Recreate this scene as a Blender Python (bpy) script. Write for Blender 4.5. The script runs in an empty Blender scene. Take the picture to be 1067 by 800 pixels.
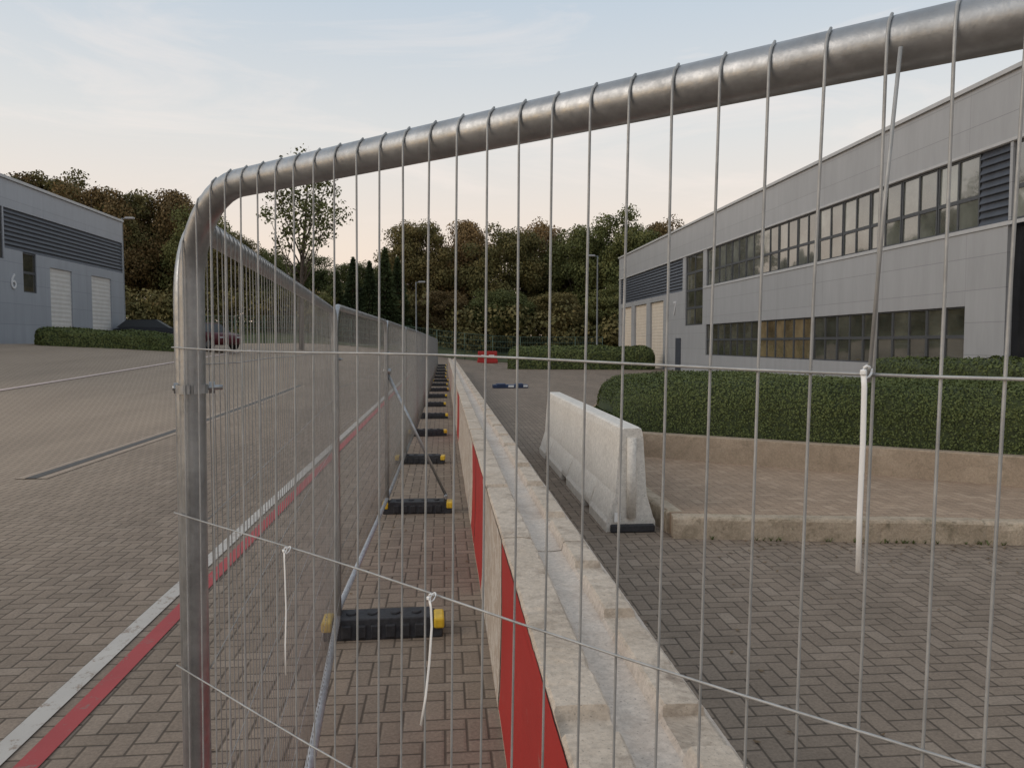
import bpy, bmesh, math, random
import numpy as np
from mathutils import Vector, Matrix
random.seed(7); rng=np.random.default_rng(7)
scene=bpy.context.scene
COL=scene.collection
CAMH=1.80; YAW=math.radians(5.1); PITCH=math.radians(3.07)

# ---------------------------------------------------------------- helpers
class MB:
    def __init__(s): s.v=[]; s.f=[]; s.m=[]; s.sm=[]
    def add(s,vs,fs,mi=0,smooth=False):
        o=len(s.v); s.v+= [tuple(v) for v in vs]
        for f in fs: s.f.append(tuple(i+o for i in f)); s.m.append(mi); s.sm.append(smooth)
    def box(s,x0,x1,y0,y1,z0,z1,mi=0):
        vs=[(x,y,z) for z in (z0,z1) for y in (y0,y1) for x in (x0,x1)]
        s.add(vs,[(0,2,3,1),(4,5,7,6),(0,1,5,4),(2,6,7,3),(0,4,6,2),(1,3,7,5)],mi)
    def tube(s,pts,r,n=8,mi=0,cap=True,smooth=True,flat=None):
        pts=[Vector(p) for p in pts]; k=len(pts)
        rs=r if isinstance(r,(list,tuple)) else [r]*k
        t=(pts[1]-pts[0]).normalized()
        up=Vector((0,0,1)) if abs(t.z)<.9 else Vector((1,0,0))
        if flat is not None: up=Vector(flat)
        a=t.cross(up).normalized(); b=a.cross(t).normalized()
        vs=[]
        for i,p in enumerate(pts):
            if i==0: t=(pts[1]-p)
            elif i==k-1: t=(p-pts[i-1])
            else: t=(pts[i+1]-pts[i-1])
            t.normalize(); a=(a-t*a.dot(t)).normalized(); b=t.cross(a)
            for j in range(n):
                q=2*math.pi*j/n
                vs.append(p+(a*math.cos(q)+b*math.sin(q)*(1 if flat is None else .3))*rs[i])
        fs=[]
        for i in range(k-1):
            for j in range(n):
                fs.append((i*n+j,i*n+(j+1)%n,(i+1)*n+(j+1)%n,(i+1)*n+j))
        s.add(vs,fs,mi,smooth)
        if cap: 
            o=len(s.v)-len(vs)
            s.f.append(tuple(o+j for j in reversed(range(n)))); s.m.append(mi); s.sm.append(False)
            s.f.append(tuple(o+(k-1)*n+j for j in range(n))); s.m.append(mi); s.sm.append(False)
    def mesh(s,name,mats):
        me=bpy.data.meshes.new(name); me.from_pydata(s.v,[],s.f)
        for m in mats: me.materials.append(m)
        me.polygons.foreach_set('material_index',s.m); me.polygons.foreach_set('use_smooth',s.sm)
        me.update(); return me
def ob(name,data,parent=None,loc=(0,0,0),rot=(0,0,0),scale=(1,1,1),label=None,cat=None,group=None,kind=None):
    o=bpy.data.objects.new(name,data); COL.objects.link(o)
    o.location=loc; o.rotation_euler=rot; o.scale=scale
    if parent: o.parent=parent
    if label: o["label"]=label
    if cat: o["category"]=cat
    if group: o["group"]=group
    if kind: o["kind"]=kind
    return o
def empty(name,**k):
    o=ob(name,None,**k); o.empty_display_size=.2; return o
def bevel(me,w=.01,seg=2,ang=30):
    bm=bmesh.new(); bm.from_mesh(me)
    es=[e for e in bm.edges if len(e.link_faces)==2 and e.calc_face_angle(0)>math.radians(ang)]
    bmesh.ops.bevel(bm,geom=es,offset=w,segments=seg,affect='EDGES',profile=.5)
    bm.to_mesh(me); bm.free()
def survey(u,f):
    r=(u-533.5)/800
    return f*(r*math.cos(YAW)+math.sin(YAW)), f*(math.cos(YAW)-r*math.sin(YAW))
def sst(t):
    t=max(0,min(1,t)); return t*t*(3-2*t)
def gz(x,y): return 1.75*sst((-x-4)*.05+(y-20)*.012)

# ---------------------------------------------------------------- materials
def newmat(name):
    m=bpy.data.materials.new(name); m.use_nodes=True
    nt=m.node_tree; b=nt.nodes['Principled BSDF']; return m,nt,b
class N:
    def __init__(s,nt): s.nt=nt
    def node(s,t,**k):
        n=s.nt.nodes.new(t)
        for a,b in k.items(): setattr(n,a,b)
        return n
    def m(s,op,a,b=0.0,c=None):
        n=s.nt.nodes.new('ShaderNodeMath'); n.operation=op
        for i,x in enumerate((a,b) if c is None else (a,b,c)):
            if isinstance(x,(int,float)): n.inputs[i].default_value=x
            else: s.nt.links.new(x,n.inputs[i])
        return n.outputs[0]
    def noise(s,scale,detail=4,rough=.6,vec=None,dist=0):
        n=s.nt.nodes.new('ShaderNodeTexNoise'); n.inputs['Scale'].default_value=scale
        n.inputs['Detail'].default_value=detail; n.inputs['Roughness'].default_value=rough; n.inputs['Distortion'].default_value=dist
        if vec is not None: s.nt.links.new(vec,n.inputs['Vector'])
        return n.outputs['Fac']
    def ramp(s,fac,stops):
        n=s.nt.nodes.new('ShaderNodeValToRGB'); e=n.color_ramp.elements
        while len(e)<len(stops): e.new(.5)
        for i,(p,c) in enumerate(stops):
            e[i].position=p; e[i].color=(c if len(c)==4 else (*c,1)) if not isinstance(c,(int,float)) else (c,c,c,1)
        s.nt.links.new(fac,n.inputs[0]); return n.outputs[0]
    def mix(s,fac,a,b,mode='MIX'):
        n=s.nt.nodes.new('ShaderNodeMix'); n.data_type='RGBA'; n.blend_type=mode
        for inp,x in ((n.inputs[0],fac),(n.inputs[6],a),(n.inputs[7],b)):
            if isinstance(x,(int,float)): inp.default_value=x
            elif isinstance(x,tuple): inp.default_value=(*x,1) if len(x)==3 else x
            else: s.nt.links.new(x,inp)
        return n.outputs[2]
    def pos(s): return s.nt.nodes.new('ShaderNodeNewGeometry').outputs['Position']
    def obj(s): return s.nt.nodes.new('ShaderNodeTexCoord').outputs['Object']
    def sep(s,v):
        n=s.nt.nodes.new('ShaderNodeSeparateXYZ'); s.nt.links.new(v,n.inputs[0]); return n.outputs
    def comb(s,x,y,z=0.0):
        n=s.nt.nodes.new('ShaderNodeCombineXYZ')
        for i,q in enumerate((x,y,z)):
            if isinstance(q,(int,float)): n.inputs[i].default_value=q
            else: s.nt.links.new(q,n.inputs[i])
        return n.outputs[0]
    def bump(s,h,strength,dist,b):
        n=s.nt.nodes.new('ShaderNodeBump'); n.inputs['Strength'].default_value=strength; n.inputs['Distance'].default_value=dist
        s.nt.links.new(h,n.inputs['Height']); s.nt.links.new(n.outputs[0],b.inputs['Normal'])
    def link(s,a,b): s.nt.links.new(a,b)

def simple(name,col,rough=.6,metal=0,nscale=8,var=.15,bump=0,spec=.5):
    m,nt,b=newmat(name); n=N(nt)
    f=n.noise(nscale,5,.65,n.obj())
    lo=tuple(c*(1-var) for c in col); hi=tuple(min(1,c*(1+var)) for c in col)
    n.link(n.ramp(f,[(.3,lo),(.7,hi)]),b.inputs['Base Color'])
    b.inputs['Roughness'].default_value=rough; b.inputs['Metallic'].default_value=metal
    b.inputs['Specular IOR Level'].default_value=spec
    if bump: n.bump(f,bump,.01,b)
    return m

def paving(name,gain=(1,1,1),pale_on=True,mortar=.8):
    m,nt,b=newmat(name); n=N(nt); P=n.pos(); s=n.sep(P)
    x=n.m('DIVIDE',s[0],.1); y=n.m('DIVIDE',s[1],.1)
    i=n.m('FLOOR',x); j=n.m('FLOOR',y); fx=n.m('FRACT',x); fy=n.m('FRACT',y)
    mm=n.m('FLOORED_MODULO',n.m('SUBTRACT',i,j),4.0)
    is_=[n.m('COMPARE',mm,float(k),.2) for k in range(4)]
    d=n.m('MINIMUM',n.m('MINIMUM',n.m('ADD',fx,is_[1]),n.m('ADD',n.m('SUBTRACT',1.0,fx),is_[0])),
          n.m('MINIMUM',n.m('ADD',fy,is_[2]),n.m('ADD',n.m('SUBTRACT',1.0,fy),is_[3])))
    wn=n.node('ShaderNodeTexWhiteNoise',noise_dimensions='2D')
    n.link(n.comb(n.m('SUBTRACT',i,is_[1]),n.m('SUBTRACT',j,is_[2])),wn.inputs['Vector'])
    rv=wn.outputs['Value']
    g=lambda c: tuple(a*b_ for a,b_ in zip(c,gain))
    brick=n.ramp(rv,[(0,g((.222,.174,.134))),(.45,g((.242,.190,.146))),(.8,g((.258,.203,.157))),(1,g((.282,.226,.177)))])
    big=n.noise(.35,4,.6,P); mid=n.noise(3.0,5,.7,P); fine=n.noise(60,3,.7,P)
    brick=n.mix(1.0,brick,n.ramp(big,[(.3,.90),(.7,1.08)]),'MULTIPLY')
    brick=n.mix(1.0,brick,n.ramp(mid,[(.3,.86),(.7,1.1)]),'MULTIPLY')
    brick=n.mix(1.0,brick,n.ramp(fine,[(.3,.78),(.7,1.2)]),'MULTIPLY')
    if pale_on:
        pale=n.m('MULTIPLY',n.ramp(n.m('ADD',n.m('MULTIPLY',s[0],-.1),n.m('MULTIPLY',big,.3)),[(.45,0.0),(.80,1.0)]),.75)  # grazing sheen across the left yard, painted into the block colour as a paler tan
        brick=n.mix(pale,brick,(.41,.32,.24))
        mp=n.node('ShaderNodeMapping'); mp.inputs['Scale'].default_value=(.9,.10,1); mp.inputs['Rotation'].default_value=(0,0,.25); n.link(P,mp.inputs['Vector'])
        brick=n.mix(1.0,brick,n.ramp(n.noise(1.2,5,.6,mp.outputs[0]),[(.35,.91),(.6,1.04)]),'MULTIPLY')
    mort=n.ramp(d,[(.035,mortar),(.085,0.0)])
    jc=n.ramp(mid,[(.35,g((.042,.034,.027))),(.7,g((.095,.074,.056)))])
    col=n.mix(mort,brick,jc)
    spots=n.ramp(n.noise(1.3,6,.75,P),[(.64,0.0),(.78,.3)])
    col=n.mix(spots,col,(.11,.085,.066))
    n.link(col,b.inputs['Base Color']); b.inputs['Roughness'].default_value=.88
    b.inputs['Specular IOR Level'].default_value=.22
    h=n.m('ADD',n.m('MINIMUM',n.m('MULTIPLY',d,6.0),1.0),n.m('ADD',n.m('MULTIPLY',rv,.35),n.m('MULTIPLY',fine,.25)))
    n.bump(h,.5,.005,b)
    return m
def concrete(name,c1,c2,stain=(.12,.10,.08),st=.5,rough=.85,sc=1.0,bump=.5,moss=0):
    m,nt,b=newmat(name); n=N(nt); P=n.pos()
    a=n.noise(2.2*sc,6,.7,P); f=n.noise(45*sc,4,.75,P); s_=n.noise(5*sc,7,.75,P,.6)
    col=n.mix(n.ramp(a,[(.3,0.0),(.7,1.0)]),c1,c2)
    col=n.mix(1.0,col,n.ramp(f,[(.3,.78),(.7,1.15)]),'MULTIPLY')
    col=n.mix(n.ramp(s_,[(.50,0.0),(.70,st)]),col,stain)
    if moss: col=n.mix(n.ramp(n.noise(9,7,.8,P),[(.52,0.0),(.64,moss)]),col,(.07,.07,.035))
    pits=n.ramp(n.noise(130*sc,2,.5,P),[(.28,.5),(.36,0.0)])
    col=n.mix(pits,col,(.09,.08,.07))
    n.link(col,b.inputs['Base Color']); b.inputs['Roughness'].default_value=rough
    b.inputs['Specular IOR Level'].default_value=.25
    n.bump(n.m('ADD',f,n.m('MULTIPLY',s_,.6)),bump,.008,b)
    return m
def paint(name,col,under,wear=.5,rough=.6):
    m,nt,b=newmat(name); n=N(nt); P=n.pos()
    w=n.noise(7,8,.8,P,.5); f=n.noise(70,3,.7,P)
    c=n.mix(n.ramp(n.noise(1.6,4,.6,P),[(.3,0.0),(.7,1.0)]),tuple(x*.82 for x in col),col)
    c=n.mix(n.ramp(n.m('ADD',w,n.m('MULTIPLY',f,.25)),[(wear+.10,0.0),(wear+.16,1.0)]),c,under)
    n.link(c,b.inputs['Base Color']); b.inputs['Roughness'].default_value=rough
    n.bump(f,.3,.004,b); return m
def cladding(name,col,pz=.9,py=3.6,zo=0.0):
    m,nt,b=newmat(name); n=N(nt); P=n.pos(); s=n.sep(P)
    fz=n.m('FRACT',n.m('DIVIDE',n.m('ADD',s[2],zo),pz)); fy=n.m('FRACT',n.m('DIVIDE',s[1],py))
    g1=n.m('LESS_THAN',fz,.022); g2=n.m('MULTIPLY',n.m('LESS_THAN',fy,.006),.6)
    g=n.m('MULTIPLY',n.m('MAXIMUM',g1,g2),.7)
    v=n.node('ShaderNodeTexWhiteNoise',noise_dimensions='2D')
    n.link(n.comb(n.m('FLOOR',n.m('DIVIDE',n.m('ADD',s[2],zo),pz)),n.m('FLOOR',n.m('DIVIDE',s[1],py))),v.inputs['Vector'])
    c=n.mix(v.outputs['Value'],tuple(x*.97 for x in col),tuple(x*1.02 for x in col))
    mp=n.node('ShaderNodeMapping'); mp.inputs['Scale'].default_value=(1,1.8,.25); n.link(P,mp.inputs['Vector'])
    c=n.mix(1.0,c,n.ramp(n.noise(1.2,5,.7,mp.outputs[0]),[(.3,.90),(.7,1.06)]),'MULTIPLY')
    c=n.mix(g,c,tuple(x*.55 for x in col))
    n.link(c,b.inputs['Base Color']); b.inputs['Roughness'].default_value=.45; return m
def galv(name,col=(.42,.43,.44),rough=.38,metal=.85,dirt=.3):
    m,nt,b=newmat(name); n=N(nt); P=n.obj()
    a=n.noise(18,6,.7,P); f=n.noise(120,3,.7,P)
    c=n.mix(n.ramp(a,[(.35,0.0),(.65,1.0)]),tuple(x*.68 for x in col),col)
    c=n.mix(n.ramp(n.noise(6,7,.8,P),[(.58,0.0),(.75,dirt)]),c,(.20,.18,.16))
    n.link(c,b.inputs['Base Color']); b.inputs['Metallic'].default_value=metal
    n.link(n.ramp(f,[(.3,rough-.08),(.7,rough+.15)]),b.inputs['Roughness'])
    n.bump(f,.12,.002,b); return m
def leafmat(name,stops,var=.24,trans=.0):
    m,nt,b=newmat(name); n=N(nt); P=n.pos()
    oi=n.node('ShaderNodeObjectInfo').outputs['Random']
    g=n.node('ShaderNodeNewGeometry').outputs['Random Per Island']
    big=n.noise(.45,3,.6,P)
    fac=n.m('ADD',n.m('MULTIPLY',big,.85),n.m('ADD',n.m('MULTIPLY',g,var),n.m('MULTIPLY',n.m('SUBTRACT',oi,.5),.3)))
    n.link(n.ramp(fac,stops),b.inputs['Base Color'])
    b.inputs['Roughness'].default_value=.7; b.inputs['Specular IOR Level'].default_value=.15
    return m
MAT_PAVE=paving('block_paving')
MAT_SLAB=paving('tan_block_paving',(1.42,1.32,1.22),False,.4)
MAT_CONC=concrete('weathered_concrete',(.48,.395,.31),(.62,.53,.435),(.19,.145,.11),.75,bump=.7)
MAT_CHAN=concrete('pale_concrete',(.56,.475,.40),(.67,.59,.51),(.34,.265,.21),.5)
MAT_JERSEY=concrete('cast_concrete',(.62,.585,.535),(.70,.665,.61),(.44,.39,.34),.25,sc=.6,bump=.2)
MAT_KERB=concrete('kerb_concrete',(.36,.285,.21),(.50,.41,.31),(.16,.135,.085),.6,moss=.5,bump=.7)
MAT_BED=concrete('bed_wall_concrete',(.32,.25,.185),(.41,.33,.25),(.17,.135,.095),.5,moss=.2,bump=.4)
MAT_RED=paint('red_paint',(.45,.022,.018),(.36,.25,.21),.66,.5)
MAT_WHITE=paint('white_paint',(.64,.58,.51),(.44,.36,.29),.48,.6)
MAT_LWHITE=paint('white_line_paint',(.50,.465,.42),(.27,.215,.17),.57,.7)
MAT_LRED=paint('red_line_paint',(.38,.055,.055),(.22,.13,.11),.60,.7)
MAT_LPINK=paint('faded_line_paint',(.62,.48,.42),(.38,.29,.22),.62,.7)
MAT_GALV=galv('galvanised_steel',(.40,.41,.42),.36,.75)
MAT_WIRE=galv('galvanised_wire',(.44,.44,.43),.5,.35,0.15)
MAT_WIREF=galv('weathered_galvanised_wire',(.34,.335,.325),.55,.3,0.2)
MAT_RAIL=galv('galvanised_bottom_rail',(.64,.68,.73),.5,.15,.1)
MAT_RUBBER=simple('black_rubber',(.028,.028,.032),.75,0,30,.4,.4)
MAT_YEL=simple('yellow_plastic',(.70,.45,.03),.5,0,20,.2)
MAT_TIE=simple('white_nylon',(.80,.80,.79),.4,0,30,.05)
MAT_CLAD=cladding('grey_cladding',(.335,.345,.36),.92,4.2,.4)
MAT_CLAD2=cladding('blue_grey_cladding',(.30,.325,.365),.95,4.5,.2)
MAT_TRIM=simple('roof_trim',(.42,.43,.44),.45,0,3,.08)
MAT_FRAME=simple('dark_window_frame',(.060,.065,.072),.45,0,8,.2)
MAT_LOUVRE=simple('louvre_metal',(.045,.052,.068),.5,0,3,.2)
MAT_DOOR=simple('roller_door',(.62,.55,.46),.55,0,2,.08)
MAT_DOORG=simple('grey_roller_door',(.54,.53,.51),.55,0,2,.08)
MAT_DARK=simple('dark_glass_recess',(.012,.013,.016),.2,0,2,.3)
def glass(name,c,metal=0,rough=.04):
    m,nt,b=newmat(name); n=N(nt)
    oi=n.node('ShaderNodeNewGeometry').outputs['Random Per Island']
    P=n.pos()
    base=n.ramp(oi,[(0,tuple(x*.45 for x in c)),(.7,c),(.95,tuple(min(1,x*2.0) for x in c))])
    base=n.mix(1.0,base,n.ramp(n.noise(.9,4,.6,P),[(.3,.5),(.7,1.4)]),'MULTIPLY')
    n.link(base,b.inputs['Base Color'])
    b.inputs['Roughness'].default_value=rough; b.inputs['IOR'].default_value=2.1
    b.inputs['Specular IOR Level'].default_value=.9
    n.bump(n.noise(.8,2,.5,P),.08,.05,b); return m
MAT_GLASS=glass('window_glass',(.15,.16,.145))  # base colour lightened to paint in extra sky reflection on these panes
MAT_GLASSL=glass('lower_window_glass',(.075,.075,.06))
MAT_BLIND=glass('window_glass_with_blind',(.20,.155,.09))
MAT_BARK=simple('bark',(.08,.062,.048),.9,0,6,.35,.5)
MAT_LEAF=leafmat('oak_foliage',[(.25,(.058,.062,.024)),(.5,(.118,.108,.042)),(.72,(.180,.145,.058)),(.95,(.23,.17,.075))])
MAT_LEAFB=leafmat('brown_foliage',[(.25,(.085,.062,.028)),(.5,(.165,.115,.050)),(.75,(.235,.155,.070)),(.95,(.30,.19,.09))])
MAT_LEAFG=leafmat('green_foliage',[(.25,(.055,.070,.026)),(.5,(.108,.120,.043)),(.75,(.168,.168,.062)),(.95,(.22,.195,.085))])
MAT_CONIF=leafmat('conifer_foliage',[(.25,(.024,.036,.016)),(.5,(.044,.060,.025)),(.75,(.066,.085,.034)),(.95,(.09,.11,.045))])
MAT_HEDGE=leafmat('hedge_foliage',[(.2,(.050,.068,.024)),(.5,(.085,.108,.038)),(.75,(.125,.150,.054)),(.98,(.165,.18,.072))],.34)
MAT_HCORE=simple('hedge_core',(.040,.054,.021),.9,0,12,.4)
MAT_GRASS=simple('grass',(.07,.08,.03),.9,0,1.2,.4)
MAT_CARRED=simple('maroon_car_paint',(.07,.012,.016),.45,.1,2,.05,spec=.3)
MAT_CARBLK=simple('black_car_paint',(.02,.021,.024),.6,0,2,.05,spec=.2)
MAT_CARGL=simple('car_window',(.02,.022,.024),.35,0,2,.05,spec=.3)
MAT_TYRE=simple('tyre_rubber',(.015,.015,.015),.8,0,20,.2)
MAT_LAMP=simple('lamp_column_paint',(.16,.17,.18),.45,.4,5,.1)
MAT_LAMPB=simple('lamp_head_plastic',(.35,.35,.36),.45,0,5,.1)
MAT_BLUE=simple('blue_plastic',(.02,.04,.10),.5,0,8,.2)
MAT_GFENCE=simple('green_fence_paint',(.06,.10,.07),.6,0,8,.2)
MAT_SIGNW=simple('number_paint_white',(.58,.59,.61),.5,0,8,.03)

# ---------------------------------------------------------------- ground
def grid_sheet(name,xs,ys,zf,mat,off=0,label=None):
    mb=MB(); vs=[(x,y,zf(x,y)+off) for y in ys for x in xs]; w=len(xs)
    fs=[(j*w+i,j*w+i+1,(j+1)*w+i+1,(j+1)*w+i) for j in range(len(ys)-1) for i in range(w-1)]
    mb.add(vs,fs,0,True); me=mb.mesh(name,[mat]); return ob(name,me,kind='structure')
xs=[-900,-400,-200,-120,-80,-60]+[i*1.0 for i in range(-50,31)]+[40,60,100,200,400,900]
ys=[-300,-100,-40]+[i*1.0 for i in range(-20,92)]+[100,130,200,400,900]
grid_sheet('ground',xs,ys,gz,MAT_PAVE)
xs=[-300,-150,-80]+[i*2.0 for i in range(-30,31)]+[80,150,300]
ys=[68+i*2.0 for i in range(12)]+[100,140,300,600]
grid_sheet('grass_verge',xs,ys,lambda x,y:gz(x,y)+min(2.2,max(0,(y-68)*.14)),MAT_GRASS,.02)
def strip(name,x,w,y0,y1,mat,off,step=1.0):
    n=int((y1-y0)/step); ys=[y0+(y1-y0)*i/n for i in range(n+1)]
    return grid_sheet(name,[x-w/2,x+w/2],ys,gz,mat,off)
strip('white_road_line',-1.94,.11,-2,48,MAT_LWHITE,.008)
strip('red_road_line',-1.77,.105,-2,48,MAT_LRED,.008)
strip('faded_road_line',-11.4,.15,8,48,MAT_LPINK,.016)
strip('drainage_channel_surround',-5.45,.42,10.6,30,concrete('drain_surround',(.36,.28,.215),(.42,.33,.255)),.008)
strip('drainage_channel',-5.45,.15,10.6,30,simple('drain_grate',(.09,.08,.07),.6,.3,20,.3),.013)

PZ=.21
def poly_prism(name,pts,z0,z1,mat,kind='structure',**k):
    mb=MB(); n=len(pts)
    vs=[(x,y,z0) for x,y in pts]+[(x,y,z1) for x,y in pts]
    fs=[tuple(range(n,2*n)),tuple(reversed(range(n)))]+[(i,(i+1)%n,n+(i+1)%n,n+i) for i in range(n)]
    mb.add(vs,fs); me=mb.mesh(name,[mat])
    return ob(name,me,kind=kind,**k)
kdir=Vector((5.09-1.93,6.33-6.86)).normalized(); kn=Vector((-kdir.y,kdir.x))
k0=Vector((2.10,6.83)); k1=k0+kdir*14
kw=.16
poly_prism('pavement',[(2.13,7.0),tuple(k0+kn*kw*.8+kdir*.1),tuple(k1+kn*kw*.8),(18,12),(14.8,26),(6,26),(2.13,14.2)],-.05,PZ-.012,MAT_SLAB)
def rough_run(mb,o,dr,nr,length,width,z0,z1,step=.035,amp=.010,seed=1,joint=.915,rad=.03,gap=.006):
    r=random.Random(seed); n=int(length/step)
    prof=[(0,z0),(0,z0+(z1-z0)*.35),(0,z0+(z1-z0)*.7),(0,z1-rad),(rad*.35,z1-rad*.35),(rad,z1),(width*.5,z1),(width,z1-.003),(width,z0)]
    w=len(prof); vs=[]
    lf=[r.uniform(0,6.28) for _ in range(8)]
    for a in range(n+1):
        s=a*step; jj=int(s/joint)
        rr=random.Random(seed*100+jj); dz=rr.uniform(-.006,.005)*amp/.010; dx=rr.uniform(-.005,.005)*amp/.010
        injoint=(s%joint)<step*.8
        chip=max(0,math.sin(s*3.1+lf[0])*math.sin(s*7.7+lf[1]))**4
        for k,(q,z) in enumerate(prof):
            e=1 if k in(3,4,5) else .35
            dn=amp*e*(math.sin(s*9+k*1.3+lf[2])*.4+math.sin(s*21+k*.6+lf[3])*.25+r.uniform(-.3,.3))
            if k in (3,4,5): dn+=chip*.02
            zz=z+(dz if k>2 and k<8 else 0)-(chip*.015 if k in(4,5) else 0)+(r.uniform(-.25,.25)*amp*.5 if 0<k<8 else 0)
            off=q+ (dn if k<6 else 0)+dx
            if injoint and k<7: off+=gap
            if injoint and 3<k<8: zz-=gap
            p=o+dr*s+nr*off; vs.append((p.x,p.y,zz))
    fs=[(a*w+i,(a+1)*w+i,(a+1)*w+i+1,a*w+i+1) for a in range(n) for i in range(w-1)]
    fs.append(tuple(reversed(range(w)))); fs.append(tuple(range(n*w,n*w+w)))
    mb.add(vs,fs)
mb=MB()
rough_run(mb,k0,kdir,kn,13.5,kw,-.05,PZ-.004,seed=4,amp=.010)
rough_run(mb,Vector((2.10,14.0)),Vector((0,-1)),Vector((1,0)),7.0,kw-.005,-.05,PZ-.006,seed=9,amp=.006)
ob('kerb',mb.mesh('kerb',[MAT_KERB]),kind='structure')
r_=np.random.default_rng(77); mb=MB()
for i in range(60):
    s_=r_.uniform(0,7); c=k0+kdir*s_-kn*r_.uniform(.005,.03)
    for j in range(int(r_.integers(4,12))):
        a=r_.uniform(0,6.28); h=r_.uniform(.015,.06); dx=math.cos(a)*h*.7; dy=math.sin(a)*h*.7; wx=-math.sin(a)*.005; wy=math.cos(a)*.005
        mb.add([(c.x-wx,c.y-wy,0),(c.x+wx,c.y+wy,0),(c.x+dx,c.y+dy,h)],[(0,1,2)])
ob('weeds',mb.mesh('weeds',[MAT_HEDGE]),kind='stuff',label="small weeds growing along the kerb joint",cat="weeds")
# scattered dead leaves
r_=np.random.default_rng(78); mb=MB()
for i in range(420):
    if i%2: x=r_.uniform(2.3,7); y=k0.y-(x-2.1)*.168-r_.gamma(1.5,.25)-.03; z=.006
    else: x=r_.uniform(-1.6,8); y=r_.uniform(2.5,14); z=.006
    if .2<x<.95 or (1.45<x<2.1 and y>7) or (x>2.0 and y>k0.y-(x-2.1)*.168-.02): continue
    a=r_.uniform(0,6.28); L=r_.uniform(.010,.026); dx=math.cos(a)*L; dy=math.sin(a)*L
    mb.add([(x-dx,y-dy,z+r_.uniform(0,.006)),(x+dy*.45,y-dx*.45,z),(x+dx,y+dy,z+r_.uniform(0,.010)),(x-dy*.45,y+dx*.45,z+.003)],[(0,1,2,3)])
ob('fallen_leaves',mb.mesh('fallen_leaves',[simple('dead_leaf',(.15,.10,.055),.8,0,3,.5)]),kind='stuff',label="few small dead leaves scattered on the block paving",cat="leaves")

w0=Vector((2.55,10.75)); wd=Vector((3.38,-2.45)).normalized(); wn=Vector((-wd.y,wd.x))
mb=MB()
rough_run(mb,w0,wd,wn,12.5,.18,PZ-.02,.535,seed=14,amp=.003,joint=3.1,rad=.015,gap=.003)
rough_run(mb,Vector((2.55,15.4)),Vector((0,-1)),Vector((1,0)),4.55,.18,PZ-.02,.53,seed=15,amp=.003,joint=1.8,rad=.015)
ob('planting_bed_wall',mb.mesh('planting_bed_wall',[MAT_BED]),label="low brown concrete wall edging the planting bed",cat="low wall")

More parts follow.
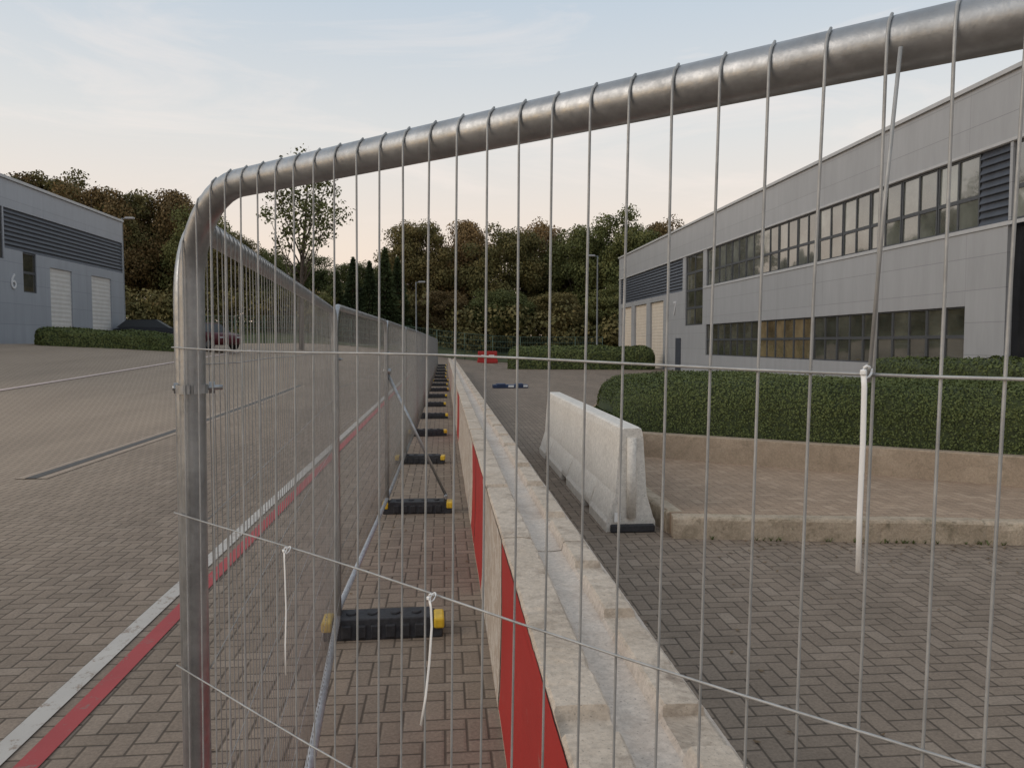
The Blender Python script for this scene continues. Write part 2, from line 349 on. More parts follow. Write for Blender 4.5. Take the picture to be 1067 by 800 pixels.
# ---------------------------------------------------------------- hedges
def hedge(name,path,width,z0f,h,nleaf,leaf,label,seed=1,top_var=.06,rnd=.35,group=None,nnv=None,bs=1.0,cr=.3):
    r=np.random.default_rng(seed); mb=MB()
    path=[Vector(p) for p in path]; d=(path[-1]-path[0]); Ltot=d.length; d.normalize(); nn=Vector((-d.y,d.x))
    fn=nn.copy()
    if nnv: nn=Vector(nnv)
    def surf(s,t):
        x=s*Ltot
        end=min(x,Ltot-x)
        inset=0
        if end<rnd: inset=rnd-math.sqrt(max(0,rnd*rnd-(rnd-end)**2))
        W=width-2*inset; H=h-inset*.5
        per=2*H+W; q=t*per
        if q<H: yy=inset; zz=q; nv=(0,-1,0)
        elif q<H+W: yy=inset+q-H; zz=H; nv=(0,0,1)
        else: yy=inset+W; zz=H-(q-H-W); nv=(0,1,0)
        yc=min(yy-inset,inset+W-yy); zc=H-zz
        sg=(1 if yy-inset<W/2 else -1)
        if yc<cr and zc<cr:
            if zc<=1e-6:   ang=math.pi/4*(1+ yc/cr)
            else: ang=math.pi/4*(1-zc/cr)
            yy_=cr-cr*math.cos(ang); zz=H-cr+cr*math.sin(ang)
            yy=(inset+yy_) if sg>0 else (inset+W-yy_)
            nv=(0,-math.cos(ang)*sg,math.sin(ang))
        bump=bs*(.05*math.sin(x*2.1+seed)+.03*math.sin(x*5.3+t*9)+.02*math.sin(t*23+x*3.7+seed))
        zz=max(0,zz+ bump*.7*nv[2]+top_var*.5*math.sin(x*.9+seed*2))
        yy+= bump*nv[1]
        p=path[0]+d*x+nn*yy
        nw=Vector((fn.x*nv[1],fn.y*nv[1],nv[2]))
        return Vector((p.x,p.y,z0f(p.x,p.y)+zz)),nw
    ns,nt_=max(12,int(Ltot/.15)),36
    vs=[]; 
    for a in range(ns+1):
        for b_ in range(nt_+1):
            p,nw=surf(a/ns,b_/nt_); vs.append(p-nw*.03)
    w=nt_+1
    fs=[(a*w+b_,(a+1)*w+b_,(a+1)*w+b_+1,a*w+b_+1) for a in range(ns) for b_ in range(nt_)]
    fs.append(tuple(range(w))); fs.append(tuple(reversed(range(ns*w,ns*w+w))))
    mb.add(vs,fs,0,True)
    C=[];NW=[]
    for _ in range(nleaf):
        p,nw=surf(r.random(),r.random()); q=p+nw*r.uniform(-.03,.03); C.append((q.x,q.y,q.z)); NW.append((nw.x,nw.y,nw.z))
    for e,sg in ((0,-1),(1,1)):
        for _ in range(int(nleaf*.16*width/ max(1,Ltot/4))):
            yy=r.uniform(rnd*.8,width-rnd*.8); zz=r.uniform(0,max(.1,h-rnd*.5-.12))
            p=path[0]+d*(e*Ltot)+nn*yy
            o_=r.uniform(-.12,.04)
            C.append((p.x+d.x*sg*o_,p.y+d.y*sg*o_,z0f(p.x,p.y)+zz)); NW.append((d.x*sg,d.y*sg,0))
    C=np.array(C); NW=np.array(NW); m=len(C)
    C=C+r.normal(0,.008,(m,3)); n1=NW+r.normal(0,.5,(m,3)); n1/=np.linalg.norm(n1,axis=1)[:,None]
    a=np.cross(n1,r.normal(0,1,(m,3))); a/=np.linalg.norm(a,axis=1)[:,None]; b2=np.cross(n1,a)
    L_=leaf*r.uniform(.7,1.4,(m,1)); W_=L_*.6
    Q=np.stack([C-a*L_*.5,C+b2*W_*.5,C+a*L_*.5,C-b2*W_*.5],1).reshape(-1,3)
    mb.add(Q.tolist(),[(4*i,4*i+1,4*i+2,4*i+3) for i in range(m)],1)
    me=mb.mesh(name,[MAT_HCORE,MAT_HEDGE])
    return ob(name,me,label=label,cat="hedge",group=group)
a=w0+wn*.22-wd*.05; b_=a+wd*10.5
hedge('hedge',[tuple(a),tuple(b_)],3.2,lambda x,y:.40,.87,150000,.028,"clipped dark green hedge behind the low planting bed wall",3,nnv=(0.02,1.0),bs=.7,rnd=.95,cr=.36,top_var=.03)
hedge('hedge',[(12.2,21.5),(12.6,13)],1.7,lambda x,y:.15,1.22,9000,.07,"low clipped green hedge against the grey building",5)
a=(4.3,52.); b_=(14.,50.)
hedge('hedge',[a,b_],2.5,gz,1.55,9000,.15,"long low dark green hedge across the end of the yard",8,rnd=.9,cr=.6)
hedge('hedge',[(-17.6,35.6),(-12.9,39.5)],1.6,lambda x,y:gz(x,y)-.05,.85,9000,.10,"low clipped hedge beside the blue grey building",11,rnd=.5)

# ---------------------------------------------------------------- fence panels
PL=3.45; PH=2.03; TR=.0195
def panel_meshes():
    f=MB(); R=.14; z0=.07
    pts=[(0,0,z0),(0,0,PH-R-.3),(0,0,PH-R)]
    for k in range(1,11):
        q=math.pi/2*k/10; pts.append((R-R*math.cos(q),0,PH-R+R*math.sin(q)))
    pts.append((PL/2,0,PH)); 
    for k in range(0,11):
        q=math.pi/2*k/10; pts.append((PL-R+R*math.sin(q),0,PH-R+R*math.cos(q)))
    pts+=[(PL,0,PH-R-.3),(PL,0,z0)]
    f.tube(pts,TR,24)
    f.tube([(TR*.8,0,.165),(PL-TR*.8,0,.165)],.019,12,1)
    fm=f.mesh('frame',[MAT_GALV,MAT_RAIL])
    def wires(r,ns,nh,mat,slope=0):
        w=MB(); yw=-(TR+.0015)
        nx=int((PL-.06)/.041)
        zs=[PH-.237,PH-.495,PH-.745,PH-.98,PH-1.23,PH-1.48,PH-1.70]
        for i in range(nx+1):
            x=.015+i*.041+random.uniform(-.0012,.0012)
            if x>PL-.01: break
            ztop=PH
            e=min(x,PL-x)
            if e<R: ztop=PH-R+math.sqrt(max(0,R*R-(R-e)**2))
            bw=random.uniform(-.003,.003)
            top=[(x,yw+.010,ztop+TR*.86+.001),(x,yw+.003,ztop+TR*.55),(x,yw,ztop)]
            P=[(x,yw+.0,.165)]+[(x+bw*math.sin(z*3),yw+.0005*math.sin(z*7+i),z) for z in (.6,1.1,1.6,1.85)]+[(x,yw,ztop-.02)]+top[::-1]
            if e<R*.6: P=[p for p in P if p[2]<=ztop+TR+.01]
            w.tube(P,r,ns)
        for zi,z in enumerate(zs):
            n=nh; ph=random.random()*6
            w.tube([(-.018+(PL+.036)*k/n,yw-2*r,z+(slope*3.45*k/n if zi==0 else 0)+.002*math.sin(k*.9*30/n+ph)) for k in range(n+1)],r,ns)
        return w.mesh('wire_mesh',[mat])
    return fm,wires(.00122,7,30,MAT_WIRE,.004),wires(.00100,4,10,MAT_WIREF)
FM,WM,WM2=panel_meshes()
def panel(p,q,z=0,tilt=0,label="galvanised steel mesh temporary fence on rubber feet",wm=None):
    th=math.atan2(q[1]-p[1],q[0]-p[0])
    e=empty('temporary_fence',loc=(p[0],p[1],z),rot=(0,tilt,th),label=label,cat="fence",group="temporary mesh fences standing in a row")
    Ls=math.hypot(q[0]-p[0],q[1]-p[1])/PL
    e.scale=(Ls if Ls>.5 else 1,1,1)
    ob('frame',FM,e); ob('wire_mesh',wm or WM2,e); return e
d1=Vector((.71,-.704)).normalized()
TILT=math.radians(1.0)
A=Vector((-.391,1.24))-d1*.031
AZ=.000
panel(A,A+d1*PL,z=AZ,tilt=TILT,label="galvanised mesh fence with rounded tubular frame, cable ties attached",wm=WM)
Ys=[1.30,4.72,8.15,11.5,14.9]; Xs=[-.405,-.655,-.60,-.57,-.53]
while len(Ys)<16: Ys.append(Ys[-1]+3.43); Xs.append(Xs[-1]+.012)
posts=[(Xs[i],Ys[i]) for i in range(16)]
posts[0]=(-.413,1.262)
for i in range(15):
    p=Vector(posts[i]); q=Vector(posts[i+1]); d=(q-p).normalized()
    panel(p+d*.022,q-d*.022,z=-.030 if i==0 else -.01,tilt=math.radians(.25) if i==0 else 0)
def foot_meshes():
    mb=MB()
    prof=[(-.36,0),(-.36,.05),(-.33,.10),(-.28,.125),(.28,.125),(.33,.10),(.36,.05),(.36,0)]
    n=len(prof)
    vs=[(x,-.11 if z<.09 else -.095,z) for x,z in prof]+[(x,.11 if z<.09 else .095,z) for x,z in prof]
    fs=[tuple(range(n)),tuple(reversed(range(n,2*n)))]+[(i,n+i,n+(i+1)%n,(i+1)%n) for i in range(n)]
    mb.add(vs,fs,0)
    for k in range(6):
        x=-.22+k*.088
        mb.box(x-.03,x+.03,-.118,.118,.012,.09)
    for x in (-.2,-.07,.07,.2): mb.tube([(x,0,.12),(x,0,.137)],.032,12,0)
    body=mb.mesh('body',[MAT_RUBBER]); bevel(body,.006,1)
    c=MB(); c.box(-.032,.032,-.118,.06,0,.065); cap=c.mesh('reflector',[MAT_YEL]); bevel(cap,.012,2)
    return body,cap
FB,FC=foot_meshes()
def foot(x,y,rot=0,post_off=.22):
    e=empty('rubber_block',loc=(x+post_off,y,gz(x,y)),rot=(0,0,rot),label="black rubber fence support block with yellow ends on paving",cat="fence block",group="rubber blocks holding up the fence")
    ob('body',FB,e)
    ob('reflector',FC,e,loc=(-.338,0,.055)); ob('reflector',FC,e,loc=(.338,0,.055))
offs=[.30,.28,.32,.22,.22,.25,.2,.24]
for i in range(1,16):
    foot(posts[i][0],posts[i][1]+.02,math.radians(random.uniform(-4,4)),offs[i%8])
foot(posts[0][0]-.1,posts[0][1]-.05,.3,.15)
mb=MB()
bx,by=posts[2]
mb.tube([(bx,by+.03,1.50),(bx+.62,by+.03,.17)],.017,10); mb.tube([(bx-.03,by+.03,1.50),(bx+.05,by+.03,1.50)],.03,10)
mb.tube([(bx+.62,by-.06,.165),(bx+.62,by+.10,.165)],.02,10)
ob('fence_brace',mb.mesh('fence_brace',[MAT_GALV]),label="diagonal steel brace propping a fence post",cat="brace")
def clamp(pos,th,bx=.030,hw=.0105):
    e=empty('fence_coupler',loc=pos,rot=(0,0,th),label="bolted steel coupler joining two fence posts",cat="coupler",group="couplers joining fence posts")
    mb=MB()
    for s in (1,-1):
        pts=[]
        for k in range(9):
            q=math.pi*k/8; pts.append((math.cos(q)*.0225,s*(.003+math.sin(q)*.0185)))
        pts=[(bx+.010,s*.003)]+pts+[(-.024,s*.003)]
        outer=[(x,y+s*.0025) for x,y in pts]
        n=len(pts)
        vs=[(x,y,-hw) for x,y in pts]+[(x,y,hw) for x,y in pts]+[(x,y,-hw) for x,y in outer]+[(x,y,hw) for x,y in outer]
        fs=[]
        for i in range(n-1):
            fs+=[(i,i+1,n+i+1,n+i),(2*n+i,3*n+i,3*n+i+1,2*n+i+1),(n+i,n+i+1,3*n+i+1,3*n+i),(i,2*n+i,2*n+i+1,i+1)]
        fs+=[(0,n,3*n,2*n),(n-1,3*n-1,4*n-1,2*n-1)]
        mb.add(vs,fs)
    ob('coupler_plate',mb.mesh('coupler_plate',[MAT_GALV]),e)
    b=MB(); b.tube([(bx,-.046,0),(bx,.029,0)],.0042,10); b.tube([(bx,-.034,0),(bx,-.025,0)],.0105,6,smooth=False); b.tube([(bx,.020,0),(bx,.027,0)],.0095,6,smooth=False)
    ob('bolt',b.mesh('bolt',[MAT_GALV]),e)
clamp((-.3925,1.24,1.728),math.radians(107),hw=.007)
for i in range(1,5): clamp((posts[i][0],posts[i][1]-.0,1.70),math.radians(90))

th=math.atan2(d1.y,d1.x)
def onpanel(s,z,y=-.03):
    M=Matrix.Translation((A.x,A.y,AZ))@(Matrix.Rotation(th,4,'Z')@Matrix.Rotation(TILT,4,'Y'))
    return M@Vector((s,y,z))
def tie(s,z,tail,wid=.0018,label="white nylon cable tie hanging from the fence wire"):
    e=empty('cable_tie',loc=onpanel(s,z,-.026),rot=(0,0,th),label=label,cat="cable tie",group="cable ties on the fence")
    b=MB()
    ring=[(.0030*math.cos(q),-.003+.0034*math.sin(q)*.9,.004*math.sin(q)) for q in [2*math.pi*k/14 for k in range(14)]]+[(.0030,-.003,0)]
    pts=[(.0015,-.004,.002),(.0025,-.006,.0035),(.001,-.008,.0045),(-.001,-.008,.003)]
    b.tube(ring,.0008,6); 
    b.tube(pts,.0010,8)
    b.tube([(-.001,-.0085,.002)]+[(x,-.009,zz) for x,zz in tail],wid,8,flat=(0,1,0))
    ob('strap',b.mesh('strap',[MAT_TIE]),e)
    h=MB(); h.box(-.0030,.0014,-.0105,-.0075,-.002,.002); hm=h.mesh('tie_head',[MAT_TIE]); bevel(hm,.001,2); ob('tie_head',hm,e)
tie(.297,PH-.495,[(0,-.01),(.001,-.04),(.002,-.08),(-.001,-.125),(-.001,-.165)])
tie(.566,PH-.495,[(.003,-.01),(.004,-.03),(.0,-.07),(-.006,-.11),(-.014,-.145)])
tie(.998,PH-.237+.004,[(0,-.01),(0,-.05),(-.001,-.10),(-.001,-.142)],.0020)
mb=MB(); mb.tube([tuple(onpanel(.999,PH-.240,-.0275)),tuple(onpanel(1.004,PH-.12,-.0275)),tuple(onpanel(1.010,PH-.012,-.0275))],.0014,8)
ob('steel_rod',mb.mesh('steel_rod',[MAT_WIRE]),label="thin pale steel rod tied against the fence mesh",cat="rod")

# ---------------------------------------------------------------- red and white barrier line
def barrier_unit(y0,y1,segs,label,seed):
    r=random.Random(seed)
    e=empty('concrete_barrier',loc=(0.28,y0,gz(.3,y0)),label=label,cat="concrete barrier",group="line of concrete barriers")
    Lb=y1-y0-.016
    cs=[(-.02,0,0),(-.01,.12,0),(0,.45,0),(0,.80,0),(.0,.842,1),(.008,.852,1),(.05,.853,1),(.10,.853,1),(.140,.852,1),(.149,.843,1),(.156,.786,0),(.20,.780,2),(.25,.780,2),(.292,.784,2),
        (.302,.822,3),(.310,.828,3),(.36,.828,3),(.405,.826,3),(.416,.815,3),(.424,.762,0),(.455,.750,4),(.475,.735,4),(.487,.60,0),(.51,.25,0),(.54,.10,0),(.54,0,0)]
    n1=[(r.uniform(1.3,1.7),.05)]; n2=[(r.uniform(.35,.6),.09),(r.uniform(1.35,1.6),.09),(r.uniform(2.3,2.6),.09)]
    if seed==0: n1=[(1.22,.06)]; n2=[(.35,.1),(1.22,.1),(1.98,.09),(2.6,.09)]
    marks=set([0,Lb])
    for c,h in n1+n2:
        for o_ in (-h-.012,-h,h,h+.012):
            marks.add(c+o_)
    y=0
    while y<Lb: marks.add(round(y,4)); y+=.025
    ysl=sorted(m for m in marks if 0<=m<=Lb)
    ys2=[ysl[0]]
    for q in ysl[1:]:
        if q-ys2[-1]>.004: ys2.append(q)
    ysl=ys2
    chips=[(r.uniform(0,Lb),r.choice([5,9,9,9,14,18,18]),r.uniform(.012,.05)) for _ in range(20)]
    ph=r.random()*10; w=len(cs); vs=[]
    for y in ysl:
        for ci,(x,z,k) in enumerate(cs):
            xx,zz=x,z
            if k==1 and ci>=5 :
                for c,h in n1:
                    if abs(y-c)<=h+.001: zz=min(zz,.815+(.004 if ci in(6,7) else 0))
            if k==3:
                for c,h in n2:
                    if abs(y-c)<=h+.001: zz=min(zz,.796)
            for cy,cc,cr in chips:
                if k and abs(ci-cc)<=1 and abs(y-cy)<cr and not (ci==4):
                    t=1-abs(y-cy)/cr; zz-=.012*t*r.uniform(.5,1)
                    if cc in(9,18): xx-=.008*t
            if k: zz+=r.uniform(-.0008,.0008)
            xx+=.0012*math.sin(y*5+z*3+ph)+(r.uniform(-.0008,.0008) if k else 0)
            vs.append((xx,y,zz))
    mb=MB(); ny=len(ysl)-1
    for a in range(ny):
        for i in range(w-1):
            mi=1 if (cs[i][2]==2 or cs[i+1][2]==2 or cs[i][2]==4) else 0
            mb.f.append((a*w+i,a*w+i+1,(a+1)*w+i+1,(a+1)*w+i)[::-1]); mb.m.append(mi); mb.sm.append(False)
    mb.v=vs
    mb.f.append(tuple(range(w))); mb.m.append(0); mb.sm.append(False)
    mb.f.append(tuple(reversed(range(ny*w,ny*w+w)))); mb.m.append(0); mb.sm.append(False)
    ob('body',mb.mesh('body',[MAT_CONC,MAT_CHAN]),e)
    for (s0,s1,m_) in segs:
        p=MB(); n=max(2,int((s1-s0)/.04)); zs=[.02,.12,.3,.45,.6,.72,.797]
        s1=min(s1,Lb)
        for a in range(n+1):
            y=s0+(s1-s0)*a/n
            for z in zs:
                xb=-.02+ (z/.12*.01 if z<.12 else .01+min(1,(z-.12)/.33)*.01)
                p.v.append((xb+.0012*math.sin(y*5+z*3+ph)-.003,y,z))
        w2=len(zs)
        for a in range(n):
            for i in range(w2-1):
                p.f.append((a*w2+i,(a+1)*w2+i,(a+1)*w2+i+1,a*w2+i+1)[::-1]); p.m.append(0); p.sm.append(False)
        prev=None
        for a in range(n+1):
            y=s0+(s1-s0)*a/n
            top=.838-abs(r.gauss(0,.0022))
            cur=(y,top)
            if prev: p.add([(-.0035,prev[0],.797),(-.0035,cur[0],.797),(-.0035,cur[0],cur[1]),(-.0035,prev[0],prev[1])],[(0,3,2,1)])
            prev=cur
        ob('painted_panel',p.mesh('painted_panel',[m_]),e)
y=.65
plan=[[(0,3.0,MAT_RED)],[(0,1.75,MAT_WHITE),(1.75,3.0,MAT_RED)],[(0,.7,MAT_RED),(.7,3,MAT_WHITE)],[(0,3,MAT_WHITE)],[(0,.9,MAT_WHITE),(.9,2.6,MAT_RED),(2.6,3,MAT_WHITE)]]
for i in range(15):
    barrier_unit(y,y+3.04,plan[i] if i<5 else ([(0,3,MAT_WHITE)] if i%3 else [(0,1.4,MAT_RED),(1.4,3,MAT_WHITE)]),
      "chipped red painted concrete barrier with stepped top" if i==0 else "chipped white and red painted concrete barrier", i)
    y+=3.04

# ---------------------------------------------------------------- loose barrier block
def jersey():
    e=empty('concrete_barrier',loc=(1.775,7.12,0),rot=(0,0,math.radians(-.3)),label="plain off-white concrete barrier with flared base and lifting slots",cat="concrete barrier")
    cs=[(-.245,0),(-.245,.09),(-.225,.13),(-.155,.36),(-.115,.92),(-.10,.985),(-.075,1.0),(.075,1.0),(.10,.985),(.115,.92),(.155,.36),(.225,.13),(.245,.09),(.245,0)]
    slots=[(.85,1.2),(2.45,2.85),(4.2,4.55)]
    ys=sorted(set([0,.02,.05,.3,.6,5.1,5.25,5.28,5.3,1.8,3.5]+[q for a,b in slots for q in (a-.002,a,(a+b)/2,b,b+.002)]))
    mb=MB(); w=len(cs)
    for y in ys:
        ins=0.02 if y in (0,5.3) else (.006 if y in(.02,5.28) else 0)
        inn=any(a<=y<=b for a,b in slots)
        for i,(x,z) in enumerate(cs):
            s=1-ins*1.5; zz=z*(1-ins*.6) if z>.5 else z
            if inn and z<.15: zz=.075 if z==0 else z+.04
            if inn and z<.1 : s*=.96
            mb.v.append((x*s+random.uniform(-.001,.001),y,zz))
    for a in range(len(ys)-1):
        for i in range(w-1):
            mb.f.append((a*w+i,(a+1)*w+i,(a+1)*w+i+1,a*w+i+1)); mb.m.append(0); mb.sm.append(False)
        mb.f.append((a*w+w-1,(a+1)*w+w-1,(a+1)*w,a*w)); mb.m.append(0); mb.sm.append(False)
    mb.f.append(tuple(range(w))); mb.m.append(0); mb.sm.append(False)
    mb.f.append(tuple(reversed(range((len(ys)-1)*w,len(ys)*w)))); mb.m.append(0); mb.sm.append(False)
    body=mb.mesh('body',[MAT_JERSEY]); ob('body',body,e)
    k=MB(); k.tube([(0,-.012,.14),(0,-.012,.90)],.045,12); ob('joint_key',k.mesh('joint_key',[MAT_JERSEY]),e)
    k=MB(); k.box(-.20,.225,-.045,.30,.001,.075); km=k.mesh('base_pad',[MAT_RUBBER]); bevel(km,.01,1); ob('base_pad',km,e)
    k=MB(); k.box(-.165,-.105,-.024,-.018,.10,.19); ob('tag',k.mesh('tag',[MAT_TIE]),e)
jersey()

# ---------------------------------------------------------------- buildings
def text_mesh(s,size,mat):
    c=bpy.data.curves.new('number','FONT'); c.body=s; c.size=size; c.extrude=.02; c.align_x='CENTER'; c.align_y='CENTER'
    o=bpy.data.objects.new('tmp',c); COL.objects.link(o)
    dg=bpy.context.evaluated_depsgraph_get(); dg.update()
    me=bpy.data.meshes.new_from_object(o.evaluated_get(dg)); bpy.data.objects.remove(o)
    me.materials.clear(); me.materials.append(mat); return me
def window_meshes(W,H,cols,rows,mat,fr=.11):
    g=MB(); f=MB()
    xs_=[0]+[W*(i+1)/cols for i in range(cols)]
    zs_=[0]+rows
    for i in range(cols):
        for j in range(len(rows)):
            y0,y1=xs_[i],xs_[i+1]; z0,z1=zs_[j]*H,zs_[j+1]*H
            t=random.uniform(-.008,.008)
            g.add([(t,y0,z0),(0,y1,z0),(-t,y1,z1),(0,y0,z1)],[(0,3,2,1)])
    for i in range(cols+1):
        y=xs_[i]; wd_=fr if i in(0,cols) else fr*.7
        f.box(-.035,.02,max(0,y-wd_/2),min(W,y+wd_/2),0,H)
    for j,z in enumerate(zs_):
        zz=z*H
        f.box(-.032,.02,.001,W-.001,max(0,zz-fr/2),min(H,zz+fr/2))
    return g.mesh('window',[mat]),f.mesh('frame',[MAT_FRAME])
def louvre(W,H):
    m=MB(); m.box(0,.03,0,W,0,H)
    n=int(H/.2)
    for i in range(n):
        z=i*H/n; m.add([(-.06,0,z),(-.06,W,z),(0,W,z+.15),(0,0,z+.15),(-.06,0,z+.02),(-.06,W,z+.02)],[(0,1,5,4),(4,5,2,3)])
    return m.mesh('louvre',[MAT_LOUVRE])
def roller(W,H,mat):
    m=MB(); n=int(H/.22)
    for i in range(n):
        z0=i*H/n; z1=(i+1)*H/n
        m.add([(0,0,z0),(0,W,z0),(-.012,W,(z0+z1)/2),(-.012,0,(z0+z1)/2),(0,W,z1),(0,0,z1)],[(0,1,2,3)[::-1],(3,2,4,5)[::-1]],0)
    return m.mesh('roller_door',[mat])

FX=15.0
B=empty('warehouse_building',loc=(FX,8,0),label="long grey clad two storey industrial building with ribbon windows",cat="building")
def part(name,me,wx,wy,wz,rotz=0,parent=B,base=(FX,8,0)):
    return ob(name,me,parent,loc=(wx-base[0],wy-base[1],wz-base[2]),rot=(0,0,rotz))
RZ=8.95; YE=65.0
wall=MB()
def band(z0,z1,ops,th=.3,y_0=4.0,y_1=YE):
    y_=y_0
    for a,b in sorted(ops):
        if a>y_: wall.box(0,th,y_-8,a-8,z0,z1)
        y_=b
    if y_<y_1: wall.box(0,th,y_-8,y_1-8,z0,z1)
doors=[(51.6,55.0),(56.0,59.6),(60.6,64.0)]
band(0,1.1,doors); 
band(1.1,2.85,[(21.0,43.0)]+doors+[(17.3,19.4)])
band(2.85,4.7,doors+[(43.6,46.8),(17.3,19.4)])
band(4.7,5.05,[(43.6,46.8),(17.3,19.4)])
band(5.05,7.1,[(12,19.3),(19.4,43.0),(43.6,46.8),(47.4,64.4)])
band(7.1,RZ,[])
wall.box(.3,26,4-8,YE-8,0,RZ-.2)
part('wall',wall.mesh('wall',[MAT_CLAD]),FX,8,0)
t=MB(); t.box(-.08,.35,-4.05,YE-8+.06,RZ,RZ+.12); part('roof_trim',t.mesh('roof_trim',[MAT_TRIM]),FX,8,0)
t=MB(); t.box(-.035,-.001,-4,35.5,4.93,5.03); t.box(-.035,-.001,-4,57,7.12,7.20); part('cladding_trim',t.mesh('cladding_trim',[MAT_TRIM]),FX,8,0)
NW=12; y0,y1=20.6,43.0; Wd=(y1-y0)/NW
for i in range(NW):
    if i%4==0: gm,fm=window_meshes(Wd-.04,2.05,2,[.42,1.0],MAT_GLASS)
    wobj=part('window',gm,FX+.10,y0+i*Wd+.02,5.05); ob('frame',fm,wobj)
gm2,fm2=window_meshes(Wd-.04,1.75,2,[.5,1.0],MAT_GLASSL,.10)
gm3,_=window_meshes(Wd-.04,1.75,2,[.5,1.0],MAT_BLIND,.10)
y0=21.0; Wd2=(43.0-21.0)/NW
for i in range(NW):
    wobj=part('window',gm3 if i in (5,6,7) else gm2,FX+.10,y0+i*Wd2+.02,1.1); ob('frame',fm2,wobj)
part('louvre',louvre(1.2,2.05),FX+.1,19.4,5.05)
gm4,fm4=window_meshes(7.3,2.05,6,[.42,1.0],MAT_GLASS)
wobj=part('window',gm4,FX+.10,12,5.05); ob('frame',fm4,wobj)
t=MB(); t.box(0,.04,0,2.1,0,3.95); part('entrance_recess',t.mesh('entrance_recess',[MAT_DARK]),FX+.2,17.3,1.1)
gm5,fm5=window_meshes(3.2,4.25,2,[.25,.5,.75,1.0],MAT_GLASSL,.14)
wobj=part('window',gm5,FX+.10,43.6,2.85); ob('frame',fm5,wobj)
part('louvre',louvre(17.0,2.05),FX+.1,47.4,5.05)
for a,b_ in doors: part('roller_door',roller(b_-a,4.7,MAT_DOOR),FX+.16,a,0)
o=part('unit_number',text_mesh('7',1.25,MAT_SIGNW),FX-.03,48.9,4.0); o.rotation_euler=(math.radians(90),0,math.radians(-90))
t=MB(); t.box(-.05,0,0,1.0,0,2.1); part('door',t.mesh('door',[MAT_LOUVRE]),FX-.002,47.6,0)

LX=-19.8; LZ=1.70; LB=empty('warehouse_building',loc=(LX,50,LZ),label="blue grey clad industrial unit with louvre band and roller doors",cat="building")
wall=MB()
def lband(z0,z1,ops):
    y_=20.0
    for a,b in sorted(ops):
        if a>y_: wall.box(-.3,0,y_-50,a-50,z0-LZ,z1-LZ)
        y_=b
    wall.box(-.3,0,y_-50,0,z0-LZ,z1-LZ)
ld=[(41.0,43.3),(45.6,48.2)]
lband(1.2,4.2,ld+[(30,33.8)]); lband(4.2,5.6,ld+[(38.5,39.7),(30,33.8)]); lband(5.6,6.1,[(38.5,39.7),(30,36.9)]); lband(6.1,7.95,[(30,36.9),(37.0,49.93)]); lband(7.95,9.25,[])
wall.box(-22,-.3,-30,0,-.5,7.4)
ob('wall',wall.mesh('wall',[MAT_CLAD2]),LB)
t=MB(); t.box(-.3,.08,-30,.05,9.25-LZ,9.38-LZ); ob('roof_trim',t.mesh('roof_trim',[MAT_TRIM]),LB)
def mirrored(name,me,y1,z):
    return ob(name,me,LB,loc=(-.08,y1-50,z-LZ),rot=(0,0,math.pi))
mirrored('louvre',louvre(12.9,1.85),49.92,6.1)
for a,b_ in ld: mirrored('roller_door',roller(b_-a,3.9,MAT_DOORG),b_,1.7)
g6,f6=window_meshes(1.2,1.88,1,[.5,1.0],MAT_GLASSL,.12); wobj=mirrored('window',g6,39.7,4.2); ob('frame',f6,wobj)
g7,f7=window_meshes(6.9,2.35,5,[.5,1.0],MAT_GLASSL,.1); wobj=mirrored('window',g7,36.9,5.6); ob('frame',f7,wobj)
o=ob('unit_number',text_mesh('6',1.0,MAT_SIGNW),LB,loc=(.03,37.6-50,4.6-LZ),rot=(math.radians(90),0,math.radians(90)))
def lamp(x,y,h,ang,z=None):
    z=gz(x,y) if z is None else z
    e=empty('street_lamp',loc=(x,y,z),rot=(0,0,ang),label="tall slim grey street lamp at the edge of the yard",cat="street lamp",group="street lamps around the yard")
    m=MB(); m.tube([(0,0,0),(0,0,1.2),(0,0,1.25),(0,0,h-.3),(0,0,h)],[.10,.10,.07,.05,.045],10); m.tube([(0,0,h-.05),(.35,0,h)],.035,8)
    ob('lamp_post',m.mesh('lamp_post',[MAT_LAMP]),e)
    m=MB(); m.box(.2,.75,-.13,.13,h-.05,h+.07); me=m.mesh('lamp_head',[MAT_LAMPB]); bevel(me,.04,2); ob('lamp_head',me,e)
x,y=survey(131,49); lamp(x,y,7.9,0)
x,y=survey(622,58); lamp(x,y,8.3,math.pi)
x,y=survey(434,62); lamp(x,y,6.0,0)

